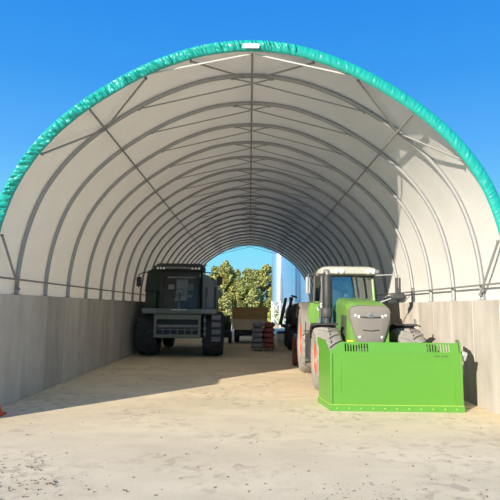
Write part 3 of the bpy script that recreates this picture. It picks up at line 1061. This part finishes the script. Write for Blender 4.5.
def sack_mesh(seed):
    rg = random.Random(seed)
    q = MB()
    rings = []
    for i in range(9):
        t = i/8
        x = -0.285 + 0.57*t
        sc = (1 - abs(2*t-1)**7)**0.5*0.80 + 0.20
        ring = []
        for k in range(14):
            a = 2*PI*k/14
            c_, s_ = math.cos(a), math.sin(a)
            e = 0.55
            ring.append((x, 0.42*math.copysign(abs(c_)**e, c_)*(0.88 + 0.12*sc) + 0.012*rg.uniform(-1, 1), 0.125 + 0.125*sc*math.copysign(abs(s_)**0.42, s_)))
        rings.append(ring)
    return q.loft(rings)


sg = sack_mesh(1).build('sack', M['sack_grey'])
sr = sack_mesh(2).build('sack', M['sack_red'])
first = {0: True, 1: True}
for lay in range(5):
    for j, src in ((0, sg), (1, sr)):
        o = src if first[j] else src.copy()
        if not first[j]:
            C.objects.link(o)
        first[j] = False
        o.location = (PX + (-0.29 if j == 0 else 0.29) + random.uniform(-.012, .012), PY + random.uniform(-.03, .03), 0.14 + 0.252*lay)
        tag(o, '%s sack, %s in the %s half of the stack on the pallet' % (('grey', 'red-brown')[j], LAY[lay], ('left', 'right')[j]), 'sack', 'sacks stacked on the pallet')

# blue and white drum
dr = thing('drum', 'small blue and white plastic drum right of the stacked sacks', 'drum', (1.88, 29.0, 0))
MB().lathe([(0.02, 0), (0.26, 0), (0.28, 0.04), (0.28, 0.30), (0.29, 0.32), (0.28, 0.34), (0.28, 0.62), (0.26, 0.66)], (0, 0, 0), 'z', 24, True).build('body', M['silo_white'], dr)
MB().lathe([(0.27, 0.66), (0.29, 0.67), (0.29, 0.76), (0.26, 0.80), (0.02, 0.80)], (0, 0, 0), 'z', 24, True).build('lid', M['blue'], dr)

# dark loader behind the tractor
ld = thing('loader', 'black wheeled loader with raised boom, half hidden behind the tractor', 'loader', (3.0, 25.6, 0))
rings = []
for y, k in ((-0.55, 0.55), (-0.45, 0.85), (-0.2, 0.98), (0.6, 1.0), (1.9, 1.0), (2.2, 0.8)):
    pts = []
    for j in range(20):
        a = 2*PI*j/20
        c_, s_ = math.cos(a), math.sin(a)
        pts.append((-0.05 + 0.98*k*math.copysign(abs(c_)**0.7, c_), y, 1.70 + 0.68*k*math.copysign(abs(s_)**0.75, s_)))
    rings.append(pts)
MB().loft(rings).build('engine_cover', M['darker'], ld)
q = MB().bx(-1.0, 1.0, -0.5, 0.4, 0.42, 0.98).bx(-0.9, 0.9, -0.2, 2.4, 0.6, 1.1)
q.build('frame', M['darker'], ld, bevel=0.04)
MB().bx(-0.80, 0.10, -0.53, -0.49, 0.62, 0.85).build('rear_panel', M['blue_grey'], ld, bevel=0.01)
for s in (-1, 1):
    for y in (0.3, 2.1):
        tyre(MB(), (s*0.86, y, 0.52), 0.52, 0.36, 0.26, 18, 0.035, 0.07).build('wheel', M['tyre_dark'], ld)
for i, (a, b) in enumerate((((-1.42, 0.1, 1.25), (-1.12, 0.25, 2.62)), ((-1.10, 0.3, 1.05), (-0.86, 0.15, 2.55)))):
    am = MB().tube([a, b], [0.10, 0.075], 8).build('boom_arm', M['dark'], ld)
    if i == 1:
        MB().box((b[0], b[1], b[2] + 0.03), (0.20, 0.16, 0.18)).build('boom_head', M['deep_red'], am, bevel=0.03)
        MB().box((b[0] + 0.15, b[1], b[2] + 0.15), (0.32, 0.14, 0.09), Matrix.Rotation(0.3, 3, 'Y')).build('hook', M['darker'], am, bevel=0.02)
MB().tube([(-1.35, 0.1, 1.25), (-0.85, 0.1, 1.1)], 0.09, 8).build('boom_pivot', M['dark'], ld)

# dark red box by the rear wheel
rb = thing('crate', 'dark red metal crate on the floor beside the tractor rear wheel', 'crate', (1.88, 19.0, 0))
q = MB().bx(-0.24, 0.30, -0.2, 0.25, 0.05, 0.98)
bd = q.build('body', M['deep_red'], rb, bevel=0.02)
q = MB()
for x in (-0.2, -0.06, 0.08, 0.22):
    q.bx(x-0.018, x+0.018, -0.225, -0.2, 0.08, 0.95)
q.build('rib', M['deep_red'], bd)
MB().bx(-0.2, 0.02, -0.235, -0.225, 0.46, 0.60).build('green_label', M['hull_green'], bd)
q = MB()
for x in (-0.19, 0.25):
    for y in (-0.15, 0.2):
        q.bx(x-0.04, x+0.04, y-0.04, y+0.04, 0, 0.05)
q.build('foot', M['darker'], rb)

# traffic cone at the left edge
cn = thing('traffic_cone', 'orange-red traffic cone at the foot of the left wall', 'cone', (-4.84, 9.82, 0))
MB().lathe([(0.15, 0.03), (0.145, 0.05), (0.028, 0.48), (0.02, 0.50)], (0, 0, 0), 'z', 24, True).build('cone_body', M['cone'], cn)
MB().bx(-0.17, 0.17, -0.17, 0.17, 0.0, 0.035).build('base', M['cone'], cn, bevel=0.012)

# dried mud crumbs on the floor
q = MB()
rg = random.Random(9)
def crumb(x, y, r):
    n_ = 6
    a0 = rg.random()*6
    top = [(x + r*0.55*math.cos(a0 + 2*PI*k/n_)*rg.uniform(.6, 1.2), y + r*0.55*math.sin(a0 + 2*PI*k/n_)*rg.uniform(.6, 1.2), r*rg.uniform(.30, .55)) for k in range(n_)]
    bot = [(x + r*math.cos(a0 + 2*PI*k/n_)*rg.uniform(.8, 1.2), y + r*math.sin(a0 + 2*PI*k/n_)*rg.uniform(.8, 1.2), -0.012) for k in range(n_)]
    q.loft([bot, top])


for i in range(120):
    crumb(rg.gauss(-2.75, 0.5), rg.gauss(6.1, 0.22), rg.choice((0.007, 0.010, 0.014, 0.022))*rg.uniform(.7, 1.3))
for i in range(60):
    crumb(rg.uniform(-3.6, -2.6), rg.gauss(6.9, 0.25), rg.uniform(0.006, 0.02))
for i in range(110):
    crumb(rg.gauss(1.6, 0.5), rg.gauss(5.9, 0.25), rg.uniform(0.006, 0.016))
for i in range(130):
    crumb(rg.uniform(-4.5, 4.5), rg.uniform(5.5, 10.5), rg.uniform(0.006, 0.022))
tag(q.build('mud_crumbs', M['clod'], smooth=False), 'dry mud crumbs scattered on the floor in the foreground', 'dirt', kind='stuff')

# ================================================================== beyond the far end
def silo(x, y, r, z0, z1, label):
    t = thing('silo', label, 'silo', (x, y, 0), group=None)
    prof = [(r*0.15, z0 - r*0.9), (r, z0)]
    k = 0
    z = z0
    while z < z1 - 0.05:
        z2 = min(z + 1.2, z1)
        prof += [(r, z + 0.02), (r, z2 - 0.03), (r*1.012, z2 - 0.015), (r, z2)]
        z = z2
    prof += [(r*1.03, z1), (r*0.2, z1 + r*0.55), (r*0.2, z1 + r*0.65), (0.02, z1 + r*0.68)]
    MB().lathe(prof, (0, 0, 0), 'z', 48).build('tank', M['silo'], t)
    nl = 6
    for k in range(nl):
        a = 2*PI*k/nl + 0.3
        MB().tube([(r*math.cos(a), r*math.sin(a), 0), (r*math.cos(a), r*math.sin(a), z0 + 0.1)], 0.065, 8).build('leg', M['silo_white'], t)
    q = MB()
    for k in range(nl):
        a, b = 2*PI*k/nl + 0.3, 2*PI*(k+1)/nl + 0.3
        for za, zb in ((0.2, z0*0.55), (z0*0.55, 0.2), (z0*0.55, z0), (z0, z0*0.55), (z0*0.55, z0*0.55)):
            q.tube([(r*math.cos(a), r*math.sin(a), za), (r*math.cos(b), r*math.sin(b), zb)], 0.028, 6)
    q.build('leg_bracing', M['silo_white'], t)


silo(3.55, 55.0, 1.15, 2.75, 11.5, 'silver silo on white lattice legs, left of the two beyond the far end')
silo(5.9, 58.0, 1.25, 2.75, 11.5, 'silver silo, right of the two beyond the far end')


def foliage_tree(x, y, h, r, mt, label, seed, nleaf=6500, low=0.08, cat='tree', name='tree', size=0.20, group='trees beyond the far end'):
    rg = random.Random(seed)
    t = thing(name, label, cat, (x, y, 0), group=group)
    q = MB().tube([(0, 0, -0.05), (0.05, 0, h*0.35), (-0.05, 0.05, h*0.75)], [r*0.09, r*0.06, r*0.02], 8)
    for k in range(5):
        a = 2*PI*k/5 + rg.random()
        z = h*(0.2 + 0.1*k)
        q.tube([(0.03, 0, z), (0.6*r*math.cos(a), 0.6*r*math.sin(a), z + h*0.22)], [r*0.035, r*0.012], 6)
    q.build('trunk', M['bark'], t)
    blobs = []
    for k in range(34):
        a = rg.random()*2*PI
        zz = rg.uniform(low, 0.93)
        rr_ = r*(0.85 - 0.55*max(0, zz-0.5)/0.5)*math.sqrt(rg.random())
        blobs.append((rr_*math.cos(a), rr_*math.sin(a), h*zz, r*rg.uniform(0.22, 0.42)))
    blobs.append((0, 0, h*0.93, r*0.25))
    q = MB()
    for i in range(nleaf):
        bx_, by_, bz_, br = rg.choice(blobs)
        d = Vector((rg.gauss(0, 1), rg.gauss(0, 1), rg.gauss(0, 1))).normalized()*br*rg.random()**0.4
        p = Vector((bx_, by_, max(bz_, 0.15))) + d
        if p.z < 0.1 or p.z > h*1.03:
            continue
        u = Vector((rg.gauss(0, 1), rg.gauss(0, 1), rg.gauss(0, 1))).normalized()
        v = u.orthogonal().normalized()
        s_ = size*rg.uniform(0.6, 1.3)
        vs = [q.bm.verts.new(p + u*s_*a + v*s_*b*0.6) for a, b in ((-1, 0), (0, -1), (1, 0), (0, 1))]
        q.face(vs)
    q.build('leaves', mt, t, smooth=False)


foliage_tree(-9.4, 66, 8.4, 1.75, M['leaf_green'], 'yellow-green tree mostly hidden by the combine, leftmost of the row', 1)
foliage_tree(-6.2, 66, 8.2, 1.75, M['leaf_yellow'], 'yellow tree just right of the combine cab', 12)
foliage_tree(-3.2, 67, 8.5, 1.75, M['leaf_mid'], 'tallest golden green tree, above the left edge of the tan trailer', 2)
foliage_tree(-0.3, 66, 7.3, 1.65, M['leaf_green'], 'shorter olive green tree, above the middle of the tan trailer', 3)
foliage_tree(2.5, 67, 7.9, 1.6, M['leaf_mid'], 'golden green tree beside the left silo, above the right edge of the trailer', 4)
foliage_tree(6.0, 70, 6.8, 1.8, M['leaf_green'], 'green tree low behind the two silos', 5)
for i, (x, h) in enumerate(((-11, 7.6), (-8.0, 8.0), (-4.9, 8.1), (-1.8, 7.6), (1.2, 7.6), (4.4, 6.6))):
    foliage_tree(x, 76.0, h*1.05, 1.62, M['leaf_green'], 'dim green tree in the back row, seen through gaps between the front trees', 20 + i, 3800)
foliage_tree(3.6, 62, 2.4, 1.5, M['leaf_lime'], 'bright lime green bush under the left silo', 6, 1500, 0.2, 'bush', 'bush', 0.2, None)
foliage_tree(-3.2, 60, 3.0, 1.9, M['leaf_green'], 'dark green bush between the combine and the tan trailer', 7, 1500, 0.2, 'bush', 'bush', 0.2, None)
